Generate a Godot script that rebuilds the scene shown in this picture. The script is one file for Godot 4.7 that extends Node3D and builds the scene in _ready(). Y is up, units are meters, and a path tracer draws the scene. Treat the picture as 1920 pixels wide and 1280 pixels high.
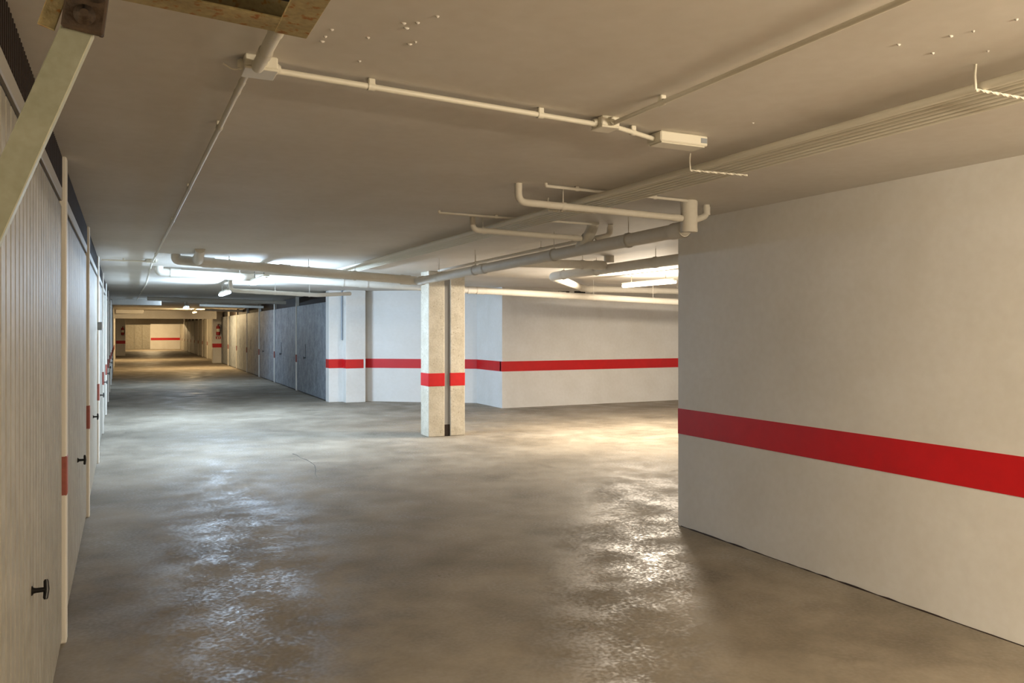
extends Node3D
# Underground car park: an aisle of lock-up garages seen from the doorway of an open one.
# X runs to the right across the aisle, Y is up, D (= -z) runs along the aisle away from the camera.

const F := 1500.0                       # focal length in pixels of the 1920 x 1280 frame
const VU := 232.0                       # pixel where the aisle direction vanishes
const VV := 619.0                       # pixel row of the horizon
const EYE := 1.55
const CEIL := 2.41
var th := atan((960.0 - VU) / F)
var M := {}
var taken := {}

# ------------------------------------------------------------------ helpers: points
func P(x: float, y: float, d: float) -> Vector3:
	return Vector3(x, y, -d)

func at_d(u: float, v: float, d: float) -> Vector3:      # pixel seen on the plane D = d
	var k := (u - VU) * cos(th) / F
	var zc := d * cos(th) / (1.0 - k * sin(th))
	return P(k * zc, EYE + (VV - v) * zc / F, d)

func at_x(u: float, v: float, x: float) -> Vector3:      # pixel seen on the plane X = x
	var zc := x * F / ((u - VU) * cos(th))
	return P(x, EYE + (VV - v) * zc / F, (zc - x * sin(th)) / cos(th))

func at_y(u: float, v: float, y: float) -> Vector3:      # pixel seen on the plane Y = y
	var zc := (y - EYE) * F / (VV - v)
	var x := (u - VU) * cos(th) / F * zc
	return P(x, y, (zc - x * sin(th)) / cos(th))

func xl(d: float) -> float:                              # plane of the left row of doors
	return -0.275 - 0.105 * clampf((d - 10.0) / 28.0, 0.0, 1.0)

func xr(d: float) -> float:                              # plane of the right row of doors
	return 3.97 + 0.18 * clampf((d - 17.0) / 21.0, 0.0, 1.0)

# ------------------------------------------------------------------ helpers: nodes
func numbered(called: String) -> String:
	if not taken.has(called):
		taken[called] = 0
		return called
	taken[called] += 1
	return "%s_%03d" % [called, taken[called]]

func tag(o: Node3D, label: String, category: String, group := "", kind := "") -> Node3D:
	if label: o.set_meta("label", label)
	if category: o.set_meta("category", category)
	if group: o.set_meta("group", group)
	if kind: o.set_meta("kind", kind)
	return o

func thing(called: String, label: String, category: String, at: Vector3, group := "") -> Node3D:
	var o := Node3D.new()
	o.name = numbered(called)
	add_child(o)
	o.position = at
	tag(o, label, category, group)
	return o

func put(called: String, mesh: Mesh, m: Material, parent: Node3D, xf := Transform3D()) -> MeshInstance3D:
	var o := MeshInstance3D.new()
	o.mesh = mesh
	o.material_override = m
	o.transform = xf
	if parent == self:
		o.name = numbered(called)
		add_child(o)
	else:
		o.name = called
		parent.add_child(o, true)
	return o

func part(called: String, st: SurfaceTool, m: Material, parent: Node3D, xf := Transform3D()) -> MeshInstance3D:
	return put(called, st.commit(), m, parent, xf)

func structure(called: String, label: String, st: SurfaceTool, m: Material) -> MeshInstance3D:
	var o := part(called, st, m, self)
	o.set_meta("label", label)
	o.set_meta("category", called.get_slice("_", 0))
	o.set_meta("kind", "structure")
	return o

# ------------------------------------------------------------------ helpers: shapes
func new_st() -> SurfaceTool:
	var st := SurfaceTool.new()
	st.begin(Mesh.PRIMITIVE_TRIANGLES)
	return st

func tri(st: SurfaceTool, a: Vector3, b: Vector3, c: Vector3, n: Vector3) -> void:
	if (b - a).cross(c - a).dot(n) > 0.0:
		var t := b
		b = c
		c = t
	for p in [a, b, c]:
		st.set_normal(n)
		st.add_vertex(p)

func quad(st: SurfaceTool, a: Vector3, b: Vector3, c: Vector3, d: Vector3, n: Vector3) -> void:
	tri(st, a, b, c, n)
	tri(st, a, c, d, n)

# a box with chamfered edges between two corners, turned by basis about its centre
func bbox(st: SurfaceTool, c: Vector3, s: Vector3, ch := 0.0, b := Basis()) -> void:
	var h := s * 0.5
	var e := minf(ch, minf(h.x, minf(h.y, h.z)) * 0.8)
	var faces := [[0, 1, 2], [1, 2, 0], [2, 0, 1]]
	for f in faces:
		for sg in [-1.0, 1.0]:
			var n := Vector3.ZERO
			n[f[0]] = sg
			var q := []
			for k in [[-1, -1], [1, -1], [1, 1], [-1, 1]]:
				var p := Vector3.ZERO
				p[f[0]] = sg * h[f[0]]
				p[f[1]] = k[0] * (h[f[1]] - e)
				p[f[2]] = k[1] * (h[f[2]] - e)
				q.append(c + b * p)
			quad(st, q[0], q[1], q[2], q[3], b * n)
	if e <= 0.0:
		return
	for f in faces:                                       # twelve chamfers
		for sa in [-1.0, 1.0]:
			for sb in [-1.0, 1.0]:
				var n := Vector3.ZERO
				n[f[0]] = sa
				n[f[1]] = sb
				var q := []
				for k in [[0, -1], [1, -1], [1, 1], [0, 1]]:
					var p := Vector3.ZERO
					p[f[0]] = sa * (h[f[0]] - (0.0 if k[0] == 0 else e))
					p[f[1]] = sb * (h[f[1]] - (e if k[0] == 0 else 0.0))
					p[f[2]] = k[1] * (h[f[2]] - e)
					q.append(c + b * p)
				quad(st, q[0], q[1], q[2], q[3], (b * n).normalized())
	for sx in [-1.0, 1.0]:                                # eight corners
		for sy in [-1.0, 1.0]:
			for sz in [-1.0, 1.0]:
				var sgn := Vector3(sx, sy, sz)
				var a := sgn * Vector3(h.x, h.y - e, h.z - e)
				var bb := sgn * Vector3(h.x - e, h.y, h.z - e)
				var cc := sgn * Vector3(h.x - e, h.y - e, h.z)
				tri(st, c + b * a, c + b * bb, c + b * cc, (b * sgn).normalized())

func box(x0: float, x1: float, y0: float, y1: float, d0: float, d1: float, ch := 0.0) -> SurfaceTool:
	var st := new_st()
	bbox(st, P((x0 + x1) / 2, (y0 + y1) / 2, (d0 + d1) / 2), Vector3(absf(x1 - x0), absf(y1 - y0), absf(d1 - d0)), ch)
	return st

# a box standing on the line a-b of the floor plan (x, d), thick towards its left hand side
func plan_box(a: Vector2, b: Vector2, y0: float, y1: float, thick: float, ch := 0.0) -> SurfaceTool:
	var st := new_st()
	var along := Vector3(b.x - a.x, 0, -(b.y - a.y))
	var n := along.normalized()
	var side := n.cross(Vector3.UP)
	var c := Vector3((a.x + b.x) / 2, (y0 + y1) / 2, -(a.y + b.y) / 2) + side * thick * 0.5
	bbox(st, c, Vector3(along.length(), y1 - y0, absf(thick)), ch, Basis(n, Vector3.UP, n.cross(Vector3.UP)))
	return st

func ordinal(k: int) -> String:
	return ["first", "second", "third", "fourth", "fifth", "sixth", "seventh", "eighth", "ninth", "tenth", "eleventh", "twelfth", "thirteenth"][k]

func frame_of(t: Vector3) -> Basis:
	var up := Vector3.UP if absf(t.y) < 0.9 else Vector3.RIGHT
	var x := up.cross(t).normalized()
	return Basis(x, t.cross(x).normalized(), t)

# sweep a round section along a smooth path
func sweep(st: SurfaceTool, path: Array, r, sides := 14, caps := true) -> void:
	var rings := []
	var norms := []
	var f := frame_of((path[1] - path[0]).normalized())
	for i in path.size():
		var t: Vector3
		if i == 0: t = path[1] - path[0]
		elif i == path.size() - 1: t = path[i] - path[i - 1]
		else: t = (path[i] - path[i - 1]).normalized() + (path[i + 1] - path[i]).normalized()
		t = t.normalized()
		var q := Quaternion(f.z, t) if f.z.dot(t) < 0.99999 else Quaternion()
		f = Basis(q) * f
		var ring := []
		var nn := []
		var rr: float = r[i] if r is Array else r
		for k in sides:
			var a := TAU * k / sides
			var n: Vector3 = f.x * cos(a) + f.y * sin(a)
			nn.append(n)
			ring.append(path[i] + n * rr)
		rings.append(ring)
		norms.append(nn)
	for i in path.size() - 1:
		for k in sides:
			var j := (k + 1) % sides
			var v := [rings[i][k], rings[i][j], rings[i + 1][j], rings[i + 1][k]]
			var n := [norms[i][k], norms[i][j], norms[i + 1][j], norms[i + 1][k]]
			for o in ([0, 1, 2, 0, 2, 3] if (v[1] - v[0]).cross(v[2] - v[0]).dot(n[0]) < 0 else [0, 2, 1, 0, 3, 2]):
				st.set_normal(n[o])
				st.add_vertex(v[o])
	if caps:
		for e in [0, path.size() - 1]:
			var n: Vector3 = (path[0] - path[1]).normalized() if e == 0 else (path[e] - path[e - 1]).normalized()
			for k in sides:
				tri(st, path[e], rings[e][k], rings[e][(k + 1) % sides], n)

# corner points -> path whose corners are arcs of radius bend
func bent(pts: Array, bend: float) -> Array:
	var out := [pts[0]]
	for i in range(1, pts.size() - 1):
		var a: Vector3 = (pts[i - 1] - pts[i])
		var b: Vector3 = (pts[i + 1] - pts[i])
		var l := minf(bend, minf(a.length(), b.length()) * 0.48)
		var s: Vector3 = pts[i] + a.normalized() * l
		var e: Vector3 = pts[i] + b.normalized() * l
		for k in 7:
			var t := k / 6.0
			out.append(s.lerp(pts[i], t).lerp(pts[i].lerp(e, t), t))
	out.append(pts[-1])
	return out

func rod(st: SurfaceTool, a: Vector3, b: Vector3, r: float, sides := 12) -> void:
	sweep(st, [a, b], r, sides)

# an elongated disc revolved about y: profile of [radius, height]
func lathe(st: SurfaceTool, prof: Array, at: Vector3, axis := Vector3.UP, sides := 20) -> void:
	var path := []
	var rr := []
	for p in prof:
		path.append(at + axis * p[1])
		rr.append(maxf(p[0], 0.0005))
	for i in path.size() - 1:
		if path[i].distance_to(path[i + 1]) < 1e-5:
			path[i + 1] += axis * 1e-4
	sweep(st, path, rr, sides)

# ------------------------------------------------------------------ materials
func noise(sd: int, freq: float, oct := 5, kind := FastNoiseLite.TYPE_SIMPLEX_SMOOTH) -> FastNoiseLite:
	var n := FastNoiseLite.new()
	n.seed = sd
	n.noise_type = kind
	n.frequency = freq
	n.fractal_type = FastNoiseLite.FRACTAL_FBM
	n.fractal_octaves = oct
	return n

func grey(sd: int, freq: float, size := 512, oct := 5) -> PackedByteArray:
	var im := noise(sd, freq, oct).get_seamless_image(size, size)
	im.convert(Image.FORMAT_L8)
	return im.get_data()

func tex_of(size: int, bytes: PackedByteArray, fmt := Image.FORMAT_RGB8) -> ImageTexture:
	return ImageTexture.create_from_image(Image.create_from_data(size, size, false, fmt, bytes))

# colour texture: lerp between two sRGB colours by a mix of noises
func mottled(sd: int, a: Color, b: Color, size := 512, f1 := 0.006, f2 := 0.03, w2 := 0.4, spots := 0.0, spot_color := Color.BLACK) -> ImageTexture:
	var g1 := grey(sd, f1, size)
	var g2 := grey(sd + 7, f2, size, 4)
	var g3 := grey(sd + 13, 0.02, size, 5)
	var out := PackedByteArray()
	out.resize(size * size * 3)
	for i in size * size:
		var t := (g1[i] * (1.0 - w2) + g2[i] * w2) / 255.0
		var c := a.lerp(b, t)
		if spots > 0.0:
			c = c.lerp(spot_color, clampf((g3[i] / 255.0 - (1.0 - spots)) * 6.0, 0.0, 1.0))
		out[i * 3] = int(clampf(c.r, 0, 1) * 255)
		out[i * 3 + 1] = int(clampf(c.g, 0, 1) * 255)
		out[i * 3 + 2] = int(clampf(c.b, 0, 1) * 255)
	return tex_of(size, out)

func relief(sd: int, freq: float, size := 512, oct := 5) -> ImageTexture:
	return tex_of(size, grey(sd, freq, size, oct), Image.FORMAT_L8)

func mat(c: Color, rough := 0.6, metal := 0.0, spec := 0.5) -> StandardMaterial3D:
	var m := StandardMaterial3D.new()
	m.albedo_color = c
	m.roughness = rough
	m.metallic = metal
	m.metallic_specular = spec
	return m

func triplanar(m: StandardMaterial3D, scale: float, albedo: Texture2D, bump: Texture2D = null, depth := 0.0) -> StandardMaterial3D:
	m.uv1_triplanar = true
	m.uv1_world_triplanar = true
	m.uv1_scale = Vector3.ONE * scale
	if albedo: m.albedo_texture = albedo
	if bump:
		m.heightmap_enabled = true
		m.heightmap_texture = bump
		m.heightmap_scale = depth
	return m

func materials() -> void:
	var plaster := mottled(3, Color(0.93, 0.92, 0.90), Color(1, 1, 1), 512, 0.004, 0.05, 0.35)
	var bumps := relief(11, 0.02, 512, 5)
	M.white = triplanar(mat(Color(0.88, 0.87, 0.855), 0.6), 0.5, plaster, bumps, 0.2)
	M.ceiling = triplanar(mat(Color(0.85, 0.83, 0.80), 0.75), 0.4, plaster, bumps, 0.06)
	M.column = triplanar(mat(Color(0.84, 0.81, 0.75), 0.7), 1.2, mottled(29, Color(0.80, 0.78, 0.74), Color(1, 1, 1), 512, 0.006, 0.05, 0.5, 0.2, Color(0.6, 0.55, 0.46)), relief(31, 0.015, 512, 5), 0.3)
	M.stripe = triplanar(mat(Color(0.78, 0.01, 0.045), 0.5), 0.7, mottled(5, Color(0.9, 0.9, 0.9), Color(1, 1, 1)), bumps, 0.1)
	M.old_stripe = triplanar(mat(Color(0.66, 0.36, 0.31), 0.6), 1.5, mottled(6, Color(0.8, 0.8, 0.8), Color(1, 1, 1), 256, 0.02, 0.08, 0.5), null)
	M.post = mat(Color(0.86, 0.84, 0.80), 0.55)
	M.pipe = triplanar(mat(Color(0.86, 0.84, 0.80), 0.65), 1.0, plaster)
	M.conduit = mat(Color(0.86, 0.84, 0.78), 0.45)
	M.steel_rod = mat(Color(0.45, 0.43, 0.40), 0.5, 0.6)
	# galvanised steel of the doors on the left
	var galv := mottled(41, Color(0.78, 0.77, 0.74), Color(1, 1, 1), 512, 0.01, 0.06, 0.4)
	var upright := relief(43, 0.012, 512, 4)
	M.door_left = triplanar(mat(Color(0.66, 0.645, 0.605), 0.55, 0.15), 0.9, galv, upright, 0.06)
	M.door_right = triplanar(mat(Color(0.66, 0.68, 0.70), 0.55, 0.2), 0.45, mottled(47, Color(0.50, 0.53, 0.56), Color(1, 1, 1), 512, 0.012, 0.05, 0.45), null)
	M.lintel = mat(Color(0.62, 0.605, 0.57), 0.6, 0.1)
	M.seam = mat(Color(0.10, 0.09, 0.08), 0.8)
	M.grille = mat(Color(0.17, 0.13, 0.10), 0.7, 0.2)
	M.black = mat(Color(0.025, 0.025, 0.028), 0.38)
	M.rust = triplanar(mat(Color(0.72, 0.65, 0.48), 0.7, 0.1), 3.0, mottled(53, Color(0.66, 0.66, 0.62), Color(1, 1, 0.98), 512, 0.008, 0.04, 0.5, 0.38, Color(0.74, 0.52, 0.30)), relief(55, 0.03), 0.12)
	M.dark_rust = triplanar(mat(Color(0.33, 0.25, 0.17), 0.75, 0.1), 4.0, mottled(57, Color(0.55, 0.55, 0.55), Color(1, 1, 1)), relief(55, 0.03), 0.15)
	M.arm = triplanar(mat(Color(0.64, 0.64, 0.565), 0.5, 0.25), 2.0, mottled(59, Color(0.84, 0.84, 0.80), Color(1, 1, 1), 512, 0.012, 0.05, 0.4), null)
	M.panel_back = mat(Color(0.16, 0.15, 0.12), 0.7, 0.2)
	M.joint = mat(Color(0.55, 0.55, 0.55), 0.75)
	M.stain_and_gap_shade = triplanar(mat(Color(0.20, 0.12, 0.07), 0.8), 6.0, mottled(61, Color(0.5, 0.5, 0.5), Color(1, 1, 1)), null)  # rust at the column foot, and painted gap shadow at the wall base
	M.plastic = mat(Color(0.88, 0.86, 0.80), 0.42)
	M.box_grey = mat(Color(0.56, 0.58, 0.60), 0.5)
	M.red = mat(Color(0.62, 0.03, 0.02), 0.35)
	M.sign_white = mat(Color(0.9, 0.88, 0.82), 0.5)
	M.vent = mat(Color(0.13, 0.11, 0.09), 0.8)
	M.floor = floor_material()

func floor_material() -> StandardMaterial3D:
	var size := 1024
	var g1 := grey(71, 0.004, size, 6)
	var g2 := grey(72, 0.015, size, 5)
	var g3 := grey(73, 0.06, size, 4)
	var g4 := grey(74, 0.008, size, 6)
	var f := grey(75, 0.16, size, 4)
	var col := PackedByteArray()
	col.resize(size * size * 3)
	var ro := PackedByteArray()
	ro.resize(size * size)
	var hi := PackedByteArray()
	hi.resize(size * size)
	for i in size * size:
		var a := g1[i] / 255.0
		var b := g2[i] / 255.0
		var c := g3[i] / 255.0
		var e := g4[i] / 255.0
		var t := clampf(0.5 + (a - 0.5) * 0.9 + (b - 0.5) * 0.5 + (c - 0.5) * 0.3, 0, 1)
		col[i * 3] = int(lerpf(0.74, 1.0, t) * 255)
		col[i * 3 + 1] = int(lerpf(0.72, 0.985, t) * 255)
		col[i * 3 + 2] = int(lerpf(0.685, 0.96, t) * 255)
		ro[i] = int(clampf(0.64 + (e - 0.5) * 0.45 + (b - 0.5) * 0.25 + (c - 0.5) * 0.25 + (f[i] / 255.0 - 0.5) * 0.5, 0.26, 0.95) * 255)
		hi[i] = int(clampf(0.3 * b + 0.3 * c + 0.4 * f[i] / 255.0, 0, 1) * 255)
	var m := mat(Color(0.60, 0.57, 0.525), 1.0, 0.0, 0.295)
	triplanar(m, 1.0 / 5.0, tex_of(size, col), tex_of(size, hi, Image.FORMAT_L8), 0.006)
	m.roughness_texture = tex_of(size, ro, Image.FORMAT_L8)
	m.roughness_texture_channel = BaseMaterial3D.TEXTURE_CHANNEL_RED
	return m

# ------------------------------------------------------------------ pipes
# corner points in the world; the thing stands at its first point
func pipe(called: String, label: String, category: String, pts: Array, r: float, m: Material, bend := 0.1, sockets := [], clamps := [], group := "") -> Node3D:
	var o := thing(called, label, category, pts[0], group)
	var off: Vector3 = pts[0]
	var loc := []
	for p in pts: loc.append(p - off)
	var st := new_st()
	sweep(st, bent(loc, bend), r, 18 if r > 0.03 else 12)
	part("pipe_run", st, m, o)
	for s in sockets:                                     # [segment, share along it]
		var a: Vector3 = loc[s[0]]
		var b: Vector3 = loc[s[0] + 1]
		var c := a.lerp(b, s[1])
		var t := (b - a).normalized()
		var k := new_st()
		lathe(k, [[r * 1.0, -r * 1.25], [r * 1.13, -r * 1.2], [r * 1.16, -r * 0.9], [r * 1.13, -r * 0.6], [r * 1.11, r * 0.6], [r * 1.16, r * 0.9], [r * 1.13, r * 1.2], [r * 1.0, r * 1.25]], c, t, 18)
		part("coupling", k, m, o)
	for s in clamps:
		var a: Vector3 = loc[s[0]]
		var b: Vector3 = loc[s[0] + 1]
		var c := a.lerp(b, s[1])
		var t := (b - a).normalized()
		var k := new_st()
		var w := maxf(0.012, r * 0.2)
		lathe(k, [[r, -w], [r * 1.08 + 0.0025, -w], [r * 1.08 + 0.0025, w], [r, w]], c, t, 16)
		var cl := part("clamp", k, m, o)
		var top := CEIL - off.y - c.y
		if top > r + 0.004 and r < 0.015:
			var h := new_st()
			bbox(h, c + Vector3.UP * (top + r * 0.5 - 0.001) * 0.5, Vector3(0.024, top - r * 0.5 - 0.001, 0.024), 0.003)
			part("clip_foot", h, m, cl)
		elif top > r + 0.004:
			var h := new_st()
			rod(h, c + Vector3.UP * r * 0.9, c + Vector3.UP * top, 0.0035, 8)
			part("hanger_rod", h, M.pipe, cl)
	return o

func tube_lamp(label: String, x: float, y: float, d: float, length: float, glow: Color, shine: float, energy: float, across := false, hung := true) -> void:
	var o := thing("tube_lamp", label, "lamp", P(x, y, d), "")
	if across: o.rotation.y = PI / 2
	var st := new_st()
	bbox(st, Vector3(0, 0.034, 0), Vector3(0.075, 0.024, length), 0.006)
	part("housing", st, M.plastic, o)
	var df := new_st()
	bbox(df, Vector3(0, -0.003, 0), Vector3(0.088, 0.05, length - 0.02), 0.014)
	var gm := mat(Color(0.95, 0.95, 0.95), 0.4)
	if shine > 0.0:
		gm.emission_enabled = true
		gm.emission = glow
		gm.emission_energy_multiplier = shine
	part("diffuser", df, gm, o)
	for s in [-1.0, 1.0]:
		var e := new_st()
		bbox(e, Vector3(0, 0.012, s * (length / 2 - 0.004)), Vector3(0.034, 0.016, 0.014), 0.003)
		part("end_cap", e, M.plastic, o)
		if not hung: continue
		var h := new_st()
		rod(h, Vector3(0, 0.04, s * length * 0.33), Vector3(0, CEIL - y, s * length * 0.33), 0.006, 8)
		part("suspension_rod", h, M.steel_rod, o)
	if energy > 0.0:
		# three faces of the diffuser: below and both long sides
		for q in [[Vector3(0, -0.030, 0), Vector3(-PI / 2, 0, 0), Vector2(0.07, length - 0.08), 0.8], [Vector3(0.049, -0.006, 0), Vector3(0, -PI / 2, 0), Vector2(length - 0.08, 0.03), 0.6], [Vector3(-0.049, -0.006, 0), Vector3(0, PI / 2, 0), Vector2(length - 0.08, 0.03), 0.6]]:
			var l := AreaLight3D.new()
			l.name = "tube_light"
			l.light_color = glow
			l.light_energy = energy * q[3]
			l.area_size = q[2]
			l.area_range = 60.0
			l.area_attenuation = 2.0
			l.shadow_enabled = true
			l.position = q[0]
			l.rotation = q[1]
			o.add_child(l, true)

# ------------------------------------------------------------------ garage rows
var strip_mesh: ArrayMesh

func handle(parent: Node3D, at: Vector3, s: float) -> void:   # black T handle, s = +1 or -1: side of the aisle
	var h := new_st()
	lathe(h, [[0.0005, 0], [0.016, 0.0], [0.016, 0.004], [0.010, 0.008], [0.0085, 0.014], [0.008, 0.036], [0.009, 0.040]], at, Vector3(s, 0, 0), 16)
	var o := part("handle", h, M.black, parent)
	o.set_meta("label", "black T-shaped pull handle")
	var g := new_st()
	var c := at + Vector3(s * 0.043, 0, 0)
	sweep(g, [c + Vector3(0, -0.030, 0.012), c + Vector3(0, -0.025, 0.010), c + Vector3(s * 0.002, 0, 0), c + Vector3(0, 0.025, -0.010), c + Vector3(0, 0.030, -0.012)], [0.005, 0.008, 0.009, 0.008, 0.005], 12)
	part("grip", g, M.black, o)

# one closed door on the left with lintel and grille, between posts at d0 and d1
func left_door(d0: float, d1: float, fine: int, label: String) -> void:
	var dm := (d0 + d1) / 2
	var w := d1 - d0 - 0.10
	var x := xl(dm)
	var o := thing("garage_door", label, "garage door", P(x, 0, dm), "closed garage doors along the left of the aisle")
	o.rotation.y = atan2(xl(d1) - xl(d0), -(d1 - d0)) + PI if absf(xl(d1) - xl(d0)) > 1e-4 else 0.0
	# local frame: z = -D, front at x = 0 facing +x
	if fine == 2:
		var b := new_st()
		bbox(b, Vector3(-0.022, 1.095, 0), Vector3(0.012, 2.15, w), 0.002)
		part("backing_sheet", b, M.door_left, o)
		var n := 29
		var pitch := w / n
		for k in n:
			put("strip", strip_mesh, M.door_left, o, Transform3D(Basis(), Vector3(-0.008, 1.095, w / 2 - (k + 0.5) * pitch)))
	else:
		var b := new_st()
		var n := 29
		var pitch := w / n
		bbox(b, Vector3(-0.022, 1.095, 0), Vector3(0.012, 2.15, w), 0.002)
		if fine == 1:
			for k in n:
				bbox(b, Vector3(-0.010, 1.095, w / 2 - (k + 0.5) * pitch), Vector3(0.014, 2.14, pitch - 0.012), 0.006)
		else:
			for k in 5:
				bbox(b, Vector3(-0.010, 1.095, w / 2 - (k + 0.5) * w / 5), Vector3(0.014, 2.14, w / 5 - 0.012), 0.006)
		part("door_leaf", b, M.door_left, o)
	if d1 < 30.0:
		handle(o, Vector3(-0.002, 0.685, 0.0), 1.0)
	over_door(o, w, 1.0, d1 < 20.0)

# lintel, the dark gap under it and the grille above, shared by both rows
func over_door(o: Node3D, w: float, s: float, bars: bool) -> void:
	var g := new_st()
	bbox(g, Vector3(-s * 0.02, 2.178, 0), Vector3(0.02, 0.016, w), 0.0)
	part("dark_gap_strip", g, M.seam, o)  # near-black strip standing in for the shade inside the open gap
	var l := new_st()
	bbox(l, Vector3(-s * 0.022, 2.219, 0), Vector3(0.05, 0.062, w), 0.004)
	part("lintel", l, M.lintel, o)
	var gr := new_st()
	bbox(gr, Vector3(-s * 0.010, 2.328, 0), Vector3(0.012, 0.155, w), 0.0)
	if bars:
		var n := 70
		for k in n:
			bbox(gr, Vector3(-s * 0.003, 2.328, w * ((k + 0.5) / n - 0.5)), Vector3(0.012, 0.152, 0.012), 0.0)
	var p := part("grille", gr, M.grille, o)
	p.set_meta("label", "dark brown ventilation grille")

func post(x: float, d: float, s: float, group: String, label: String, depth := 0.15) -> void:
	var o := thing("door_post", label, "post", P(x, 0, d), group)
	var st := new_st()
	bbox(st, Vector3(-s * (depth / 2 - 0.02), CEIL / 2, 0), Vector3(depth, CEIL, 0.09), 0.006)
	part("shaft", st, M.post, o)
	var b := new_st()
	bbox(b, Vector3(-s * (depth / 2 - 0.021), 0.83, 0), Vector3(depth + 0.003, 0.20, 0.093), 0.006)
	var r := part("red_band", b, M.old_stripe, o)
	r.set_meta("label", "faded red painted band")

func right_door(d0: float, d1: float, label: String, tone: Material) -> void:
	var dm := (d0 + d1) / 2
	var w := d1 - d0 - 0.10
	var o := thing("garage_door", label, "garage door", P(xr(dm), 0, dm), "closed garage doors along the right of the aisle")
	o.rotation.y = -atan((xr(d1) - xr(d0)) / (d1 - d0))
	var n := 3
	for k in n:
		var st := new_st()
		bbox(st, Vector3(0.015, 1.095, w / 2 - (k + 0.5) * w / n), Vector3(0.03, 2.15, w / n - 0.008), 0.004)
		part("sheet", st, tone, o)
	var b := new_st()
	bbox(b, Vector3(0.04, 1.095, 0), Vector3(0.012, 2.13, w), 0.0)
	part("backing_sheet", b, M.seam, o)
	var f := new_st()
	bbox(f, Vector3(-0.003, 1.04, -w * 0.166), Vector3(0.006, 0.0, 0.0) + Vector3(0, 0.34, 0.012), 0.001)
	part("lock_bar", f, M.seam, o)
	if d1 < 30.0:
		handle(o, Vector3(0.002, 0.80 + 0.08, -w * 0.166), -1.0)
	var gr := new_st()
	bbox(gr, Vector3(0.06, 2.285, 0), Vector3(0.012, 0.23, w), 0.0)
	var p := part("grille", gr, M.grille, o)
	p.set_meta("label", "dark brown ventilation grille")

func extinguisher(at: Vector3, n: Vector3, label: String) -> void:      # hangs on a pier whose face points to n
	var o := thing("fire_extinguisher", label, "extinguisher", at)
	o.rotation.y = atan2(n.x, n.z)
	var b := new_st()
	lathe(b, [[0.0005, 0], [0.07, 0.0], [0.082, 0.015], [0.085, 0.04], [0.085, 0.36], [0.078, 0.40], [0.055, 0.435], [0.028, 0.45], [0.022, 0.47], [0.022, 0.485]], Vector3(0, 0, 0.10))
	part("cylinder", b, M.red, o)
	var l := new_st()
	lathe(l, [[0.0862, 0.16], [0.0866, 0.162], [0.0866, 0.30], [0.0862, 0.302]], Vector3(0, 0, 0.10))
	part("paper_label", l, M.sign_white, o)
	var v := new_st()
	bbox(v, Vector3(0, 0.50, 0.10), Vector3(0.045, 0.035, 0.05), 0.006)
	bbox(v, Vector3(0.03, 0.53, 0.12), Vector3(0.02, 0.014, 0.13), 0.004)
	part("valve_lever", v, M.black, o)
	var h := new_st()
	sweep(h, bent([Vector3(0.02, 0.495, 0.10), Vector3(0.12, 0.49, 0.10), Vector3(0.115, 0.2, 0.11), Vector3(0.10, 0.08, 0.13)], 0.06), 0.011, 10)
	part("hose", h, M.black, o)
	var k := new_st()
	bbox(k, Vector3(0, 0.40, 0.02), Vector3(0.06, 0.10, 0.04), 0.004)
	part("wall_bracket", k, M.black, o)

func fire_sign(at: Vector3, n: Vector3, w: float, h: float, label: String) -> void:
	var o := thing("fire_sign", label, "sign", at)
	o.rotation.y = atan2(n.x, n.z)
	var b := new_st()
	bbox(b, Vector3(0, 0, 0.004), Vector3(w, h, 0.006), 0.001)
	part("plate", b, M.red, o)
	for q in [[-0.15, -0.08, 0.22, 0.55], [-0.15, 0.26, 0.10, 0.12], [0.2, 0.0, 0.16, 0.6]]:
		var g := new_st()
		bbox(g, Vector3(w * q[0], h * q[1], 0.008), Vector3(w * q[2], h * q[3], 0.003), 0.001)
		part("pictogram", g, M.sign_white, o)

func junction_box(at: Vector3, s: float, label: String, loose := false) -> void:
	var o := thing("junction_box", label, "junction box", at)
	var b := new_st()
	bbox(b, Vector3(0, -0.019, 0), Vector3(s, 0.038, s), 0.004)
	part("body", b, M.plastic, o)
	var l := new_st()
	bbox(l, Vector3(0, -0.042, 0), Vector3(s * 1.03, 0.008, s * 1.03), 0.003)
	part("lid", l, M.plastic, o)
	for a in [[1, 0], [0, 1], [0, -1], [-1, 0]]:
		var g := new_st()
		lathe(g, [[0.018, 0.0], [0.018, 0.008], [0.014, 0.012], [0.013, 0.016]], Vector3(a[0] * s / 2, -0.022, a[1] * s / 2), Vector3(a[0], 0, a[1]), 12)
		part("cable_gland", g, M.plastic, o)
	if loose:
		var w := new_st()
		sweep(w, bent([Vector3(-s * 0.5, -0.03, 0.01), Vector3(-s * 0.75, -0.045, 0.0), Vector3(-s * 1.1, -0.03, 0.01)], 0.03), 0.0025, 8)
		part("loose_wire", w, M.conduit, o)

# ------------------------------------------------------------------ the scene
func _ready() -> void:
	camera_and_air()
	materials()
	lamps()
	shell()
	rows()
	open_door()
	ceiling_services()
	far_end()

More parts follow.
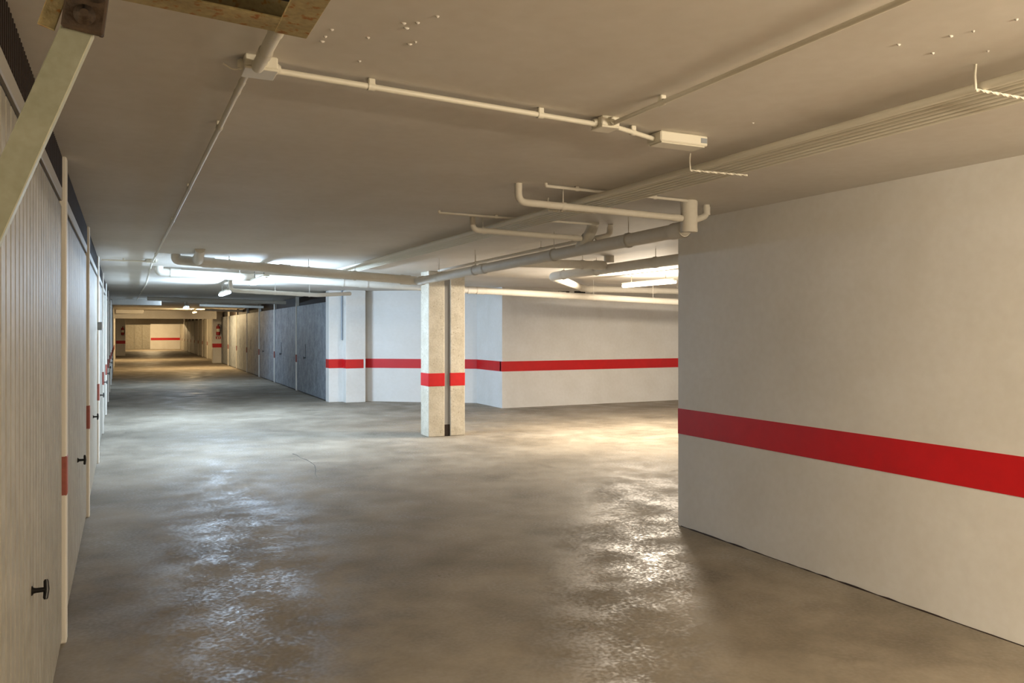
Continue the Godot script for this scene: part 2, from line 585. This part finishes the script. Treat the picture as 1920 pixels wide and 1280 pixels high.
func camera_and_air() -> void:
	var cam := Camera3D.new()
	cam.name = "camera"
	cam.projection = Camera3D.PROJECTION_FRUSTUM
	cam.near = 0.05
	cam.far = 200.0
	cam.size = 0.05 * 1280.0 / F
	cam.frustum_offset = Vector2(0, (VV - 640.0) / F * 0.05)
	cam.position = Vector3(0, EYE, 0)
	cam.rotation.y = -th
	add_child(cam)
	cam.current = true
	var we := WorldEnvironment.new()
	we.name = "world_environment"
	var e := Environment.new()
	e.background_mode = Environment.BG_COLOR
	e.background_color = Color.BLACK
	e.tonemap_mode = Environment.TONE_MAPPER_LINEAR
	e.tonemap_exposure = 1.25
	e.sdfgi_enabled = true
	e.ssao_enabled = true
	e.ssil_enabled = true
	we.environment = e
	add_child(we)

func lamps() -> void:
	var cool := Color(0.78, 0.89, 1.0)
	var warm := Color(1.0, 0.94, 0.85)
	var warmer := Color(1.0, 0.93, 0.81)
	var amber := Color(1.0, 0.87, 0.66)
	tube_lamp("glowing cool white tube lamp hung just past the thick elbowed drain pipe", 1.6, 2.20, 10.9, 1.2, cool, 5.0, 10.5)
	tube_lamp("glowing cool white tube lamp further down the aisle behind the white cross pipes", 1.6, 2.20, 14.9, 1.2, cool, 5.0, 13.5)
	tube_lamp("glowing warm white tube lamp in the bay beyond the end of the right wall", 7.0, 2.24, 9.8, 1.3, warm, 5.0, 20.0)
	tube_lamp("small lit tube lamp among the dark cross pipes far down the aisle", 1.6, 2.20, 24.6, 1.2, cool, 3.0, 5.0)
	tube_lamp("warm lit tube lamp just before the concrete beam across the aisle", 2.6, 2.28, 35.0, 1.2, amber, 3.0, 11.0)
	tube_lamp("lit tube lamp just beyond the concrete beam across the aisle", 1.2, 2.28, 46.0, 1.2, amber, 3.0, 9.0)
	tube_lamp("lit tube lamp nearest the far end wall of the aisle", 2.0, 2.28, 68.3, 1.2, amber, 3.0, 11.0, true)
	tube_lamp("warm tube lamp over the aisle behind the open garage door", 2.9, 2.05, -0.7, 1.3, warmer, 4.0, 11.5, true)
	tube_lamp("warm tube lamp low on the back wall of the open garage", -5.53, 1.3, -0.7, 1.2, warmer, 4.0, 14.0, false, false)

func shell() -> void:
	var fl := structure("floor", "worn polished grey brown concrete floor of the car park", box(-6, 13, -0.25, 0.0, -9, 76), M.floor)
	var cr := new_st()
	var line := []
	for px in [[549, 851], [556, 853], [563, 858], [575, 862], [582, 866], [590, 872], [592, 880], [591, 888], [595, 897]]:
		line.append(at_y(px[0], px[1], -0.001))
	sweep(cr, line, [0.006, 0.0035, 0.003, 0.004, 0.003, 0.0035, 0.003, 0.0025, 0.001], 6)
	part("hairline_crack", cr, M.seam, fl)
	var ce := structure("ceiling", "white painted concrete ceiling of the car park", box(-6, 13, CEIL, CEIL + 0.25, -9, 76), M.ceiling)
	var rng := RandomNumberGenerator.new()
	rng.seed = 5
	for px in [[622, 55], [610, 68], [604, 77], [757, 43], [783, 42], [762, 52], [779, 78], [768, 82], [674, 114], [1685, 83], [1749, 99], [1783, 67], [1825, 58], [1852, 95], [1412, 230], [1906, 36], [820, 30], [690, 70]]:
		var sp := new_st()
		var p := at_y(px[0], px[1], CEIL)
		lathe(sp, [[0.0045, 0.0], [0.0035, 0.003], [0.0005, 0.005]], Vector3.ZERO, Vector3.DOWN, 8)
		part("plaster_drip", sp, M.ceiling, ce, Transform3D(Basis(Vector3.UP, rng.randf() * TAU).scaled(Vector3(1.0 + rng.randf(), 1, 1)), p))
	# right wall with the red band
	var w := structure("wall_right", "white plastered wall with a broad red stripe on the right", box(3.97, 4.17, 0, CEIL, -9, 5.15), M.white)
	part("red_stripe", box(3.967, 3.972, 0.73, 0.93, -9, 5.15), M.stripe, w).set_meta("label", "broad red painted stripe")
	part("end_stripe", box(3.97, 4.17, 0.73, 0.93, 5.148, 5.153), M.stripe, w)
	var dl := new_st()  # dark line that paints in the shadow of the wall and floor gap
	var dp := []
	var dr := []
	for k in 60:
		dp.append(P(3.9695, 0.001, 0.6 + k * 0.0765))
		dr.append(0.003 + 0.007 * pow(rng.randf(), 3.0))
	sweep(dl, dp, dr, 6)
	part("gap_shadow_line", dl, M.stain_and_gap_shade, w).set_meta("label", "uneven joint between wall and floor with its gap shadow painted dark")
	# closing walls, outside the view
	structure("wall_rear", "white wall closing the aisle behind the garages", box(-6, 4.2, 0, CEIL, -9.2, -9), M.white)
	structure("wall_left", "white wall behind the row of garage doors", box(-0.9, -0.7, 0, CEIL, 1.7, 76), M.white)
	structure("wall_left_rear", "white wall beside the open garage", box(-0.45, -0.28, 0, CEIL, -9, -1.40), M.white)
	structure("wall_garage_side", "white side wall of the open garage", box(-5.6, -0.45, 0, CEIL, 1.62, 1.72), M.white)
	structure("wall_garage_far_side", "white side wall of the open garage opposite", box(-5.6, -0.45, 0, CEIL, -1.50, -1.40), M.white)
	structure("wall_garage_back", "white back wall of the open garage", box(-5.8, -5.6, 0, CEIL, -1.50, 1.72), M.white)
	# the bay on the right
	structure("wall_bay_near", "white wall of the side bay behind the right wall", box(4.17, 12, 0, CEIL, 5.0, 5.15), M.white)
	structure("wall_bay_side", "white side wall of the bay", box(12, 12.2, 0, CEIL, 5.0, 14.6), M.white)
	var wb := structure("wall_bay_back", "white wall of the side bay with red stripe and vent slots", box(6.77, 12.2, 0, CEIL, 14.4, 14.6), M.white)
	part("red_stripe", box(6.767, 12.0, 0.73, 0.93, 14.397, 14.5), M.stripe, wb)
	for u in [1025, 1057, 1087]:
		var p := at_d(u, 547.5, 14.4)
		part("vent_slot", box(p.x - 0.13, p.x + 0.13, p.y - 0.018, p.y + 0.018, 14.392, 14.41), M.vent, wb)
	var wr := structure("wall_bay_return", "white return wall at the corner of the side bay", box(6.77, 6.97, 0, CEIL, 14.6, 15.9), M.white)
	part("red_stripe", box(6.767, 6.8, 0.73, 0.93, 14.45, 15.75), M.stripe, wr)
	var a := Vector2(4.62, 17.27)
	var b := Vector2(6.85, 15.6)
	var wd := structure("wall_bay_slanted", "white slanted wall with red stripe between piers and column", plan_box(a, b, 0, CEIL, -0.2), M.white)
	part("red_stripe", plan_box(a + Vector2(0.0, -0.004), b + Vector2(0.0, -0.004), 0.73, 0.93, -0.05), M.stripe, wd)
	# two stepped piers where the right row of garages begins
	var p1 := structure("wall_pier", "white pier with red stripe at the first right garage", box(3.97, 4.32, 0, CEIL, 17.2, 17.5, 0.006), M.white)
	part("red_stripe", box(3.967, 4.31, 0.73, 0.93, 17.197, 17.49, 0.006), M.stripe, p1)
	var p2 := structure("wall_pier", "shallow white pier with red stripe beside the slanted wall", box(4.27, 4.70, 0, CEIL, 16.93, 17.6, 0.006), M.white)
	part("red_stripe", box(4.267, 4.66, 0.73, 0.93, 16.927, 17.5, 0.006), M.stripe, p2)
	structure("wall_right_rear", "white wall behind the right row of garage doors", box(4.55, 4.75, 0, CEIL, 17.6, 72), M.white)
	# free-standing double column
	var c := thing("double_column", "white concrete double column with red band and open joint", "column", P(4.25, 0, 11.1))
	c.set_meta("kind", "structure")
	var o := Vector3(-4.25, 0, 11.1)
	var shift := Transform3D(Basis(), o)
	part("shaft", box(3.97, 4.22, 0, CEIL, 10.95, 11.28, 0.008), M.column, c, shift)
	part("shaft", box(4.31, 4.54, 0, CEIL, 10.95, 11.28, 0.008), M.column, c, shift)
	part("joint_strip", box(4.21, 4.32, 0, CEIL, 10.972, 11.2), M.joint, c, shift)
	part("rust_stain", box(4.222, 4.308, 0.0, 0.17, 10.966, 11.05, 0.004), M.stain_and_gap_shade, c, shift)
	part("red_band", box(3.967, 4.223, 0.73, 0.93, 10.947, 11.283, 0.008), M.stripe, c, shift)
	part("red_band", box(4.307, 4.543, 0.73, 0.93, 10.947, 11.283, 0.008), M.stripe, c, shift)
	# concrete beam and piers far down the aisle
	structure("beam_across_aisle", "pale concrete beam across the far aisle", box(-0.4, 3.78, 2.06, CEIL, 38.4, 38.8), M.white)
	structure("beam_across_aisle", "pale concrete beam before the far end wall", box(-0.4, 4.1, 2.02, CEIL, 65.6, 66.0), M.white)

func rows() -> void:
	var w := 2.97 - 0.10
	var pitch := w / 29
	var st := new_st()
	bbox(st, Vector3(0, 0, 0), Vector3(0.016, 2.14, pitch - 0.010), 0.006)
	strip_mesh = st.commit()
	var ord := ["", "second", "third", "fourth", "fifth", "sixth", "seventh", "eighth", "ninth", "tenth", "eleventh", "twelfth"]
	for k in 13:
		var d := 1.60 + 2.97 * k
		post(xl(d), d, 1.0, "white posts between the left garage doors", "slim white post with faded red band, %s along the left doors" % ordinal(k))
		if k == 0:
			left_door(d, d + 2.97, 2, "ribbed grey steel garage door next to the open garage")
		elif k < 12:
			left_door(d, d + 2.97, 1 if k < 4 else 0, "grey steel garage door, %s from the open garage on its side" % ord[k])
	# doors of the right row from the piers to the far beam
	var rp := []
	for u in [611, 556, 515, 486, 463, 444, 428]:
		var dd := 17.6
		for i in 4:
			dd = at_x(u, 700, xr(dd)).z * -1.0
		rp.append(dd)
	rp[0] = 17.46
	rp.append(rp[-1] + 2.9)
	for k in rp.size():
		if k > 0 and k < rp.size() - 1:
			post(xr(rp[k]), rp[k], -1.0, "white posts between the right garage doors", "slim white post with red band, %s after the stepped white piers" % ordinal(k - 1), 0.16)
		if k < rp.size() - 1:
			right_door(rp[k], rp[k + 1], "blotchy galvanised garage door beside the white piers" if k == 0 else "galvanised garage door, %s from the white piers" % ord[k], M.door_right)
	# far pier on the right with the extinguisher, and a slim one on the left
	var dp: float = rp[-1]
	var pr := structure("wall_pier", "white pier with red stripe and extinguisher down the right row", box(3.78, 4.6, 0, CEIL, dp, dp + 0.5, 0.01), M.white)
	part("red_stripe", box(3.777, 4.3, 0.73, 0.93, dp - 0.003, dp + 0.4, 0.01), M.stripe, pr)
	extinguisher(P(4.0, 1.32, dp - 0.002), Vector3(0, 0, 1), "red fire extinguisher on the white pier of the right row")
	fire_sign(P(4.02, 1.20, dp - 0.001), Vector3(0, 0, 1), 0.22, 0.12, "small red sign below the extinguisher on the right row pier")
	var pl := structure("wall_pier", "slim pier with red stripe under the far beam on the left", box(-0.7, -0.36, 0, CEIL, 38.4, 39.0, 0.01), M.white)
	part("red_stripe", box(-0.6, -0.357, 0.73, 0.93, 38.397, 38.9, 0.01), M.stripe, pl)
	# switch box and its conduit on the left post
	var sb := thing("switch_box", "small grey switch box high on a left door post", "switch box", at_x(187.5, 611, -0.235))
	var b := new_st()
	bbox(b, Vector3(0.0, 0, 0), Vector3(0.05, 0.09, 0.09), 0.006)
	part("body", b, M.box_grey, sb)
	var bt := new_st()
	bbox(bt, Vector3(0.027, 0, 0), Vector3(0.01, 0.05, 0.05), 0.003)
	part("rocker", bt, M.plastic, sb)

# ------------------------------------------------------------------ the open up-and-over door
func open_door() -> void:
	var d0 := -1.30
	var d1 := 1.50
	var xo := 0.305
	var o := thing("open_garage_door", "open up-and-over door overhead with rusty angle frame and lever arm", "garage door", P(xo, 2.09, d1))
	var tilt := Basis(Vector3(0, 0, 1), -0.047)                        # rises towards the garage
	var L := 2.1                                                         # height of the leaf, now lying flat
	var W := d1 - d0
	var xf := Transform3D(tilt, Vector3.ZERO)
	# outer angle iron along the aisle
	var a := new_st()
	bbox(a, Vector3(-0.029, 0.002, W / 2), Vector3(0.058, 0.005, W), 0.001)
	bbox(a, Vector3(-0.0025, 0.03, W / 2), Vector3(0.005, 0.056, W), 0.001)
	part("outer_angle_iron", a, M.rust, o, xf)
	for z in [[0.0, 1.0], [W, -1.0]]:
		var s := new_st()
		bbox(s, Vector3(-L / 2 - 0.003, 0.0035, z[0] + z[1] * 0.032), Vector3(L - 0.006, 0.005, 0.064), 0.001)
		bbox(s, Vector3(-L / 2 - 0.003, 0.031, z[0] + z[1] * 0.0025), Vector3(L - 0.006, 0.056, 0.005), 0.001)
		part("side_angle_iron", s, M.rust, o, xf)
	var p := new_st()
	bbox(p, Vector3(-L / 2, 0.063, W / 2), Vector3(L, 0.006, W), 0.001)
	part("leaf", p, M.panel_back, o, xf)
	for k in 3:
		var c := new_st()
		bbox(c, Vector3(-L * (k + 1) / 4.0, 0.045, W / 2), Vector3(0.03, 0.03, W - 0.01), 0.002)
		part("cross_brace", c, M.dark_rust, o, xf)
	# lever arm in the plane D = 1.40
	var base := o.position
	var top := P(-0.062, 2.018, 1.40) - base
	var pivot := P(-0.262, 1.484, 1.40) - base
	var dir := (top - pivot).normalized()
	var across := dir.cross(Vector3(0, 0, 1)).normalized()
	var ab := new_st()
	bbox(ab, (top + pivot) / 2, Vector3(0.044, top.distance_to(pivot), 0.007), 0.0015, Basis(across, dir, across.cross(dir)))
	bbox(ab, (top + pivot) / 2 + across * 0.0205 + Vector3(0, 0, -0.010), Vector3(0.003, top.distance_to(pivot), 0.022), 0.0008, Basis(across, dir, across.cross(dir)))
	var arm := part("lever_arm", ab, M.arm, o)
	arm.set_meta("label", "flat greenish grey steel lever arm")
	var wd := new_st()
	sweep(wd, [top + across * -0.018 + Vector3(0, 0.002, 0.006), top + Vector3(0, 0.006, 0.008), top + across * 0.018 + Vector3(0, 0.0, 0.006)], [0.004, 0.006, 0.004], 8)
	part("weld_bead", wd, M.arm, arm)
	var pv := new_st()
	lathe(pv, [[0.018, 0.0], [0.018, 0.008], [0.010, 0.010], [0.010, 0.02]], pivot + Vector3(0, 0, 0.003), Vector3(0, 0, 1), 16)
	part("pivot_bolt", pv, M.dark_rust, arm)
	# rusty bracket between arm and frame
	var br := new_st()
	var bc := P(-0.050, 2.070, 1.392) - base
	bbox(br, bc, Vector3(0.058, 0.125, 0.012), 0.003, Basis(Vector3(0, 0, 1), -0.12))
	bbox(br, bc + Vector3(0.024, 0.0, -0.02), Vector3(0.008, 0.11, 0.04), 0.002, Basis(Vector3(0, 0, 1), -0.12))
	var bk := part("bracket", br, M.dark_rust, o)
	for q in [Vector3(-0.004, -0.038, 0.006), Vector3(0.012, -0.002, 0.006)]:
		var n := new_st()
		lathe(n, [[0.0155, 0.0], [0.0155, 0.003], [0.010, 0.0035], [0.010, 0.010], [0.006, 0.011]], bc + q, Vector3(0, 0, 1), 18)
		part("bolt", n, M.dark_rust, bk)
	var lk := new_st()
	bbox(lk, P(-0.088, 2.075, 1.412) - base, Vector3(0.024, 0.13, 0.005), 0.001, Basis(Vector3(0, 0, 1), -0.3))
	part("spring_link", lk, M.rust, o)

# ------------------------------------------------------------------ pipes, conduits and fittings under the ceiling
func ceiling_services() -> void:
	var cy := CEIL - 0.028
	# junction boxes and light conduits near the open door
	var jb := at_y(486, 124, CEIL - 0.02)
	jb.y = CEIL
	junction_box(jb, 0.10, "white junction box with a loose wire near the open door frame", true)
	var jb2 := at_y(1135, 236, CEIL - 0.03)
	jb2.y = CEIL
	junction_box(jb2, 0.085, "white junction box beside the emergency light")
	var el := P(2.20, CEIL, 2.86)
	var c1 := [Vector3(jb.x + 0.055, cy, jb.z), Vector3(jb2.x - 0.045, cy, jb2.z)]
	pipe("cable_conduit", "thin white conduit joining the two junction boxes", "conduit", c1, 0.0105, M.conduit, 0.02, [], [[0, 0.25], [0, 0.79]])
	pipe("cable_conduit", "short white conduit between junction box and emergency light", "conduit", [Vector3(jb2.x + 0.045, cy, jb2.z), Vector3(el.x - 0.13, cy, el.z)], 0.010, M.conduit, 0.02, [], [[0, 0.45]])
	pipe("cable_conduit", "thin white conduit from the second junction box back along the aisle", "conduit", [Vector3(jb2.x + 0.01, cy, jb2.z + 0.045), Vector3(jb2.x + 0.01, cy, 8.0)], 0.009, M.conduit, 0.02, [], [[0, 0.03], [0, 0.2], [0, 0.4]])
	pipe("cable_conduit", "long thin conduit down the aisle beside the left doors", "conduit", [Vector3(jb.x - 0.03, cy, jb.z - 0.055), P(0.315, cy, 10.55)], 0.0105, M.conduit, 0.05, [[0, 0.015], [0, 0.03]], [[0, 0.1], [0, 0.3], [0, 0.5], [0, 0.7], [0, 0.9]])
	pipe("cable_conduit", "thick white conduit with couplings above the open door frame", "conduit", [Vector3(jb.x - 0.012, cy - 0.012, jb.z + 0.05), Vector3(jb.x - 0.005, cy - 0.012, 2.0)], 0.019, M.conduit, 0.02, [[0, 0.03], [0, 0.075], [0, 0.095]], [[0, 0.2], [0, 0.5]])
	var jb3 := P(0.30, CEIL, 10.62)
	junction_box(jb3, 0.11, "white junction box at the crossing of conduits beyond the left doors")
	pipe("cable_conduit", "thin conduit across the ceiling to the left door post", "conduit", [P(0.24, cy, 10.62), P(-0.24, cy, 10.62)], 0.0105, M.conduit, 0.02, [], [[0, 0.5]])
	pipe("cable_conduit", "far thin conduit continuing along the left of the aisle", "conduit", [P(0.31, cy, 10.70), P(0.36, cy, 16.0), P(0.32, cy, 24.4)], 0.0115, M.conduit, 0.1, [], [[0, 0.3], [0, 0.7], [1, 0.4]])
	# emergency light
	var em := thing("emergency_light", "flat white emergency light box on the ceiling", "emergency light", el)
	var b := new_st()
	bbox(b, Vector3(0, -0.0235, 0), Vector3(0.255, 0.045, 0.105), 0.005)
	part("body", b, M.plastic, em)
	var df := new_st()
	bbox(df, Vector3(0.0, -0.048, 0), Vector3(0.235, 0.006, 0.088), 0.002)
	part("diffuser", df, M.plastic, em)
	var lb := new_st()
	bbox(lb, Vector3(0.105, -0.024, 0.053), Vector3(0.034, 0.022, 0.002), 0.0005)
	part("rating_label", lb, M.box_grey, em)
	# run of eight parallel conduits
	var near := -7.0
	var far := 11.0
	for k in 8:
		var r := 0.015 if k == 0 else 0.0105
		var x := 2.50 + (0.0 if k == 0 else 0.018 + 0.046 * k)
		var lab := "thicker white conduit on the outer edge of the conduit run" if k == 0 else "thin white conduit, %s beside the thicker one of the conduit run" % ordinal(k - 1)
		pipe("parallel_conduit", lab, "conduit", [P(x, 2.347 if k == 0 else 2.368, near), P(x + 0.05, 2.347 if k == 0 else 2.368, far)], r, M.conduit, 0.02, [], [], "parallel conduits along the ceiling")
	for px in [[1834, 146, "twisted white strap hooked under the conduit run beyond the emergency light"], [1298, 303, "twisted white strap under the conduit run next to the drain branches"], [1031, 382, "small twisted strap under the conduit run past the first drain branch"]]:
		var h := at_x(px[0], px[1], 2.49)
		strap(P(2.478, 2.375, -h.z), 0.36, px[2])
	# drain branches and the collector pipe
	var mx := 3.38
	var m0 := P(mx, EYE + 0.676, 4.27)
	var m1 := P(mx, EYE + 0.624, 9.78)
	var collector := pipe("drain_pipe", "thick white drain pipe along the right side leading to the column", "pipe", [P(mx, CEIL, 4.27), m0, m1 + Vector3(0, 0, 0.06)], 0.05, M.pipe, 0.09, [[0, 0.35], [0, 0.8], [1, 0.02], [1, 0.62], [1, 0.97]], [[1, 0.13], [1, 0.34], [1, 0.66], [1, 0.86]])
	pipe("drain_branch", "white drain branch from the ceiling to the riser above the wall end", "pipe", [P(2.08, CEIL, 4.20), P(2.08, 2.302, 4.20), P(3.32, 2.290, 4.27)], 0.022, M.pipe, 0.07, [[1, 0.96]], [[1, 0.25]])
	pipe("drain_branch", "white drain branch crossing under the conduit run towards the column side", "pipe", [P(2.35, CEIL, 5.52), P(2.35, 2.302, 5.52), P(3.31, 2.288, 5.55)], 0.022, M.pipe, 0.06, [[1, 0.95]], [[1, 0.09]])
	var rs := new_st()
	sweep(rs, bent([P(mx - 0.01, CEIL, 5.45) - collector.position, P(mx - 0.005, 2.34, 5.50) - collector.position, P(mx, 2.20, 5.72) - collector.position], 0.09), 0.045, 18)
	var rise := part("riser", rs, M.pipe, collector)
	var rc := new_st()
	lathe(rc, [[0.045, -0.03], [0.052, -0.028], [0.052, 0.028], [0.045, 0.03]], P(mx - 0.002, 2.285, 5.58) - collector.position, Vector3(0, -0.55, -0.83), 18)
	part("coupling", rc, M.pipe, rise)
	pipe("small_pipe", "thin white pipe elbowing out of the ceiling by the emergency light", "pipe", [P(2.22, CEIL, 4.12), P(2.22, 2.393, 4.12), P(3.30, 2.393, 4.19)], 0.0095, M.pipe, 0.02, [], [[1, 0.2], [1, 0.75]])
	pipe("small_pipe", "long thin white pipe across the conduit run to the second riser", "pipe", [P(2.04, CEIL, 5.40), P(2.04, 2.393, 5.40), P(3.34, 2.393, 5.44)], 0.0095, M.pipe, 0.02, [], [[1, 0.35], [1, 0.72]])
	pipe("small_riser", "small white elbow and pipe beside the riser above the wall end", "pipe", [P(3.60, CEIL, 4.36), P(3.60, 2.335, 4.36), P(mx + 0.065, 2.28, 4.38)], 0.023, M.pipe, 0.05, [[0, 0.55]], [])
	pipe("small_riser", "small white elbow beside the second riser", "pipe", [P(3.56, CEIL, 5.50), P(3.56, 2.32, 5.52), P(mx + 0.065, 2.28, 5.54)], 0.022, M.pipe, 0.05, [[0, 0.55]], [])
	pipe("small_pipe", "thin white pipe close to the ceiling above the thick drain pipe", "pipe", [P(3.63, 2.345, 5.65), P(3.62, 2.31, 9.6)], 0.016, M.pipe, 0.05, [], [[0, 0.3], [0, 0.7]])
	# thick pipe across the aisle, with elbow and branch
	var a0 := at_d(330, 487, 9.78)
	var a1 := at_d(772, 526, 9.78)
	pipe("drain_pipe", "thick drain pipe across the aisle ending in an elbow", "pipe", [Vector3(a0.x, CEIL, a0.z), Vector3(a0.x, a0.y, a0.z), a1 + Vector3(0.06, 0, 0)], 0.054, M.pipe, 0.14, [[1, 0.12], [1, 0.42], [1, 0.95]], [[1, 0.2], [1, 0.52], [1, 0.72]])
	var b0 := at_d(362, 488, 9.72)
	pipe("drain_branch", "short stub dropping from the ceiling into the elbowed drain pipe", "pipe", [P(b0.x + 0.02, CEIL, 9.05), P(b0.x + 0.02, CEIL - 0.07, 9.2), b0 + Vector3(0.05, 0, 0.02)], 0.052, M.pipe, 0.12, [[1, 0.5]], [])
	var c0 := at_d(298, 510, 11.75)
	var c9 := at_d(1290, 569, 11.75)
	pipe("drain_pipe", "long white drain pipe crossing behind the column to the side bay", "pipe", [Vector3(c0.x, CEIL, c0.z), c0, c9 + Vector3(1.5, -0.03, 0)], 0.054, M.pipe, 0.13, [[1, 0.02], [1, 0.27], [1, 0.44], [1, 0.455], [1, 0.6]], [[1, 0.1], [1, 0.24], [1, 0.36], [1, 0.66], [1, 0.78]])
	var e0 := at_d(432, 544, 14.1)
	var e1 := at_d(596, 553, 14.1)
	pipe("drain_pipe", "slender white cross pipe between the two glowing aisle lamps", "pipe", [Vector3(e0.x, CEIL, e0.z), e0, e1, e1 + Vector3(0.7, 0.06, -0.5)], 0.035, M.pipe, 0.08, [[1, 0.3], [1, 0.8]], [[1, 0.5], [1, 0.9]])
	junction_box(Vector3(e1.x + 0.05, CEIL, e1.z - 0.3), 0.14, "white junction box on the ceiling before the first right garage")
	# cross pipes further down
	var f := [[276, 559.5, 536, 567, 21.6, 0.05, "long cross pipe above the first dark garages of the right row"], [374, 572, 494, 575.5, 26.2, 0.04, "slim cross pipe further on, reaching the third right garage"], [384, 580.5, 455, 583, 32.5, 0.045, "short cross pipe before the far lamp"]]
	for q in f:
		var p0 := at_d(q[0], q[1], q[4])
		var p1 := at_d(q[2], q[3], q[4])
		pipe("cross_pipe", q[6], "pipe", [p0, p1], q[5], M.pipe, 0.05, [[0, 0.2], [0, 0.7]], [[0, 0.1], [0, 0.5], [0, 0.9]])
	for q in [[24.6, 1.05, "boxed white duct across the left of the aisle ceiling"], [37.4, 0.85, "boxed duct next to the beam across the aisle"]]:
		var dk := thing("boxed_duct", q[2], "duct", P(-0.3, CEIL, q[0]))
		var s := new_st()
		bbox(s, Vector3(q[1] / 2 + 0.1, -0.075, 0), Vector3(q[1] + 0.2, 0.15, 0.2), 0.006)
		part("casing", s, M.white, dk)
		var s2 := new_st()
		bbox(s2, Vector3(q[1] / 2 + 0.1, -0.153, 0), Vector3(q[1] + 0.2, 0.006, 0.22), 0.002)
		part("cover_strip", s2, M.pipe, dk)
	# side bay
	var g0 := at_x(1035, 518, 5.06)
	var g2 := at_d(1095, 547, 12.55)
	pipe("drain_pipe", "thick drain pipe through the side bay with a slanted elbow", "pipe", [P(5.06, 2.275, 5.3), g0, g2 + Vector3(0, 0.055, 0), g2 + Vector3(4.2, 0.06, 0)], 0.056, M.pipe, 0.16, [[1, 0.12], [1, 0.9], [2, 0.04], [2, 0.36], [2, 0.62]], [[0, 0.42], [0, 0.72], [0, 0.92], [2, 0.5]])
	pipe("drain_branch", "branch joining the side bay drain from the aisle", "pipe", [P(3.75, 2.28, 7.75), P(5.0, 2.30, 7.85)], 0.048, M.pipe, 0.05, [[0, 0.93]], [[0, 0.75]])
	pipe("small_riser", "short riser above the junction of the side bay drains", "pipe", [P(5.06, CEIL, 7.85), P(5.06, 2.335, 7.85)], 0.06, M.pipe, 0.05, [], [])
	# thin downpipe by the stepped piers
	var y0 := at_d(641, 637, 17.3).y
	pipe("downpipe", "thin grey green downpipe in the corner of the stepped piers", "pipe", [P(4.245, CEIL, 17.17), P(4.245, y0, 17.17)], 0.022, M.box_grey, 0.02, [], [])

func strap(at: Vector3, w: float, label: String) -> void:
	var o := thing("twisted_strap", label, "strap", at)
	var h := new_st()
	sweep(h, bent([Vector3(0.0, 0.035, 0), Vector3(-0.004, 0.0, 0), Vector3(0.0, -0.048, 0.0)], 0.01), 0.004, 8)
	part("hook", h, M.conduit, o)
	var st := new_st()
	var n := 40
	var prev := []
	for i in n + 1:
		var t := float(i) / n
		var c := Vector3(t * w, -0.048 + 0.006 * t, 0)
		var a := t * TAU * 3.5
		var u := Vector3(0, cos(a), sin(a)) * 0.0045
		var v := Vector3(0, -sin(a), cos(a)) * 0.0022
		var ring := [c + u + v, c - u + v, c - u - v, c + u - v]
		if i > 0:
			for k in 4:
				var j := (k + 1) % 4
				var nn: Vector3 = ((ring[k] + ring[j]) / 2 - c).normalized()
				quad(st, prev[k], prev[j], ring[j], ring[k], nn)
		prev = ring
	part("band", st, M.conduit, o)

# ------------------------------------------------------------------ beyond the far beam
func far_end() -> void:
	var w := structure("wall_end", "far end wall with a thin red stripe", box(-0.9, 4.75, 0, CEIL, 72.0, 72.2), M.white)
	part("red_stripe", box(2.0, 4.6, 0.73, 0.93, 71.99, 72.1), M.stripe, w)
	var o := thing("garage_door", "beige garage door in the far end wall", "garage door", P(1.05, 0, 71.97))
	for k in 3:
		var s := new_st()
		bbox(s, Vector3(-0.6 + 0.6 * k, 1.0, 0), Vector3(0.59, 2.0, 0.04), 0.004)
		part("sheet", s, M.door_left, o)
	var g := new_st()
	bbox(g, Vector3(0, 2.1, 0.0), Vector3(1.85, 0.18, 0.03), 0.0)
	part("grille", g, M.grille, o)
	var pl := structure("wall_pier", "pier with red stripe and extinguisher left of the far aisle", box(-0.7, 0.09, 0, CEIL, 54, 54.5, 0.01), M.white)
	part("red_stripe", box(-0.6, 0.093, 0.73, 0.93, 53.997, 54.4, 0.01), M.stripe, pl)
	extinguisher(P(-0.06, 1.26, 53.998), Vector3(0, 0, 1), "red fire extinguisher on the far left pier")
	var wl := structure("wall_left_far", "pale wall along the left beyond the far beam", box(-0.7, -0.42, 0, CEIL, 39, 72), M.white)
	wl.set_meta("category", "wall")
	var ord := ["first", "second", "third", "fourth", "fifth", "sixth", "seventh", "eighth", "ninth", "tenth"]
	for k in 10:
		var d := 41.0 + 3.0 * k
		post(4.15, d, -1.0, "white posts between the right garage doors", "small white post, %s beyond the far beam on the right" % ordinal(k), 0.16)
		right_door(d, d + 3.0, "garage door beyond the far beam, %s after it" % ord[k], M.door_left)
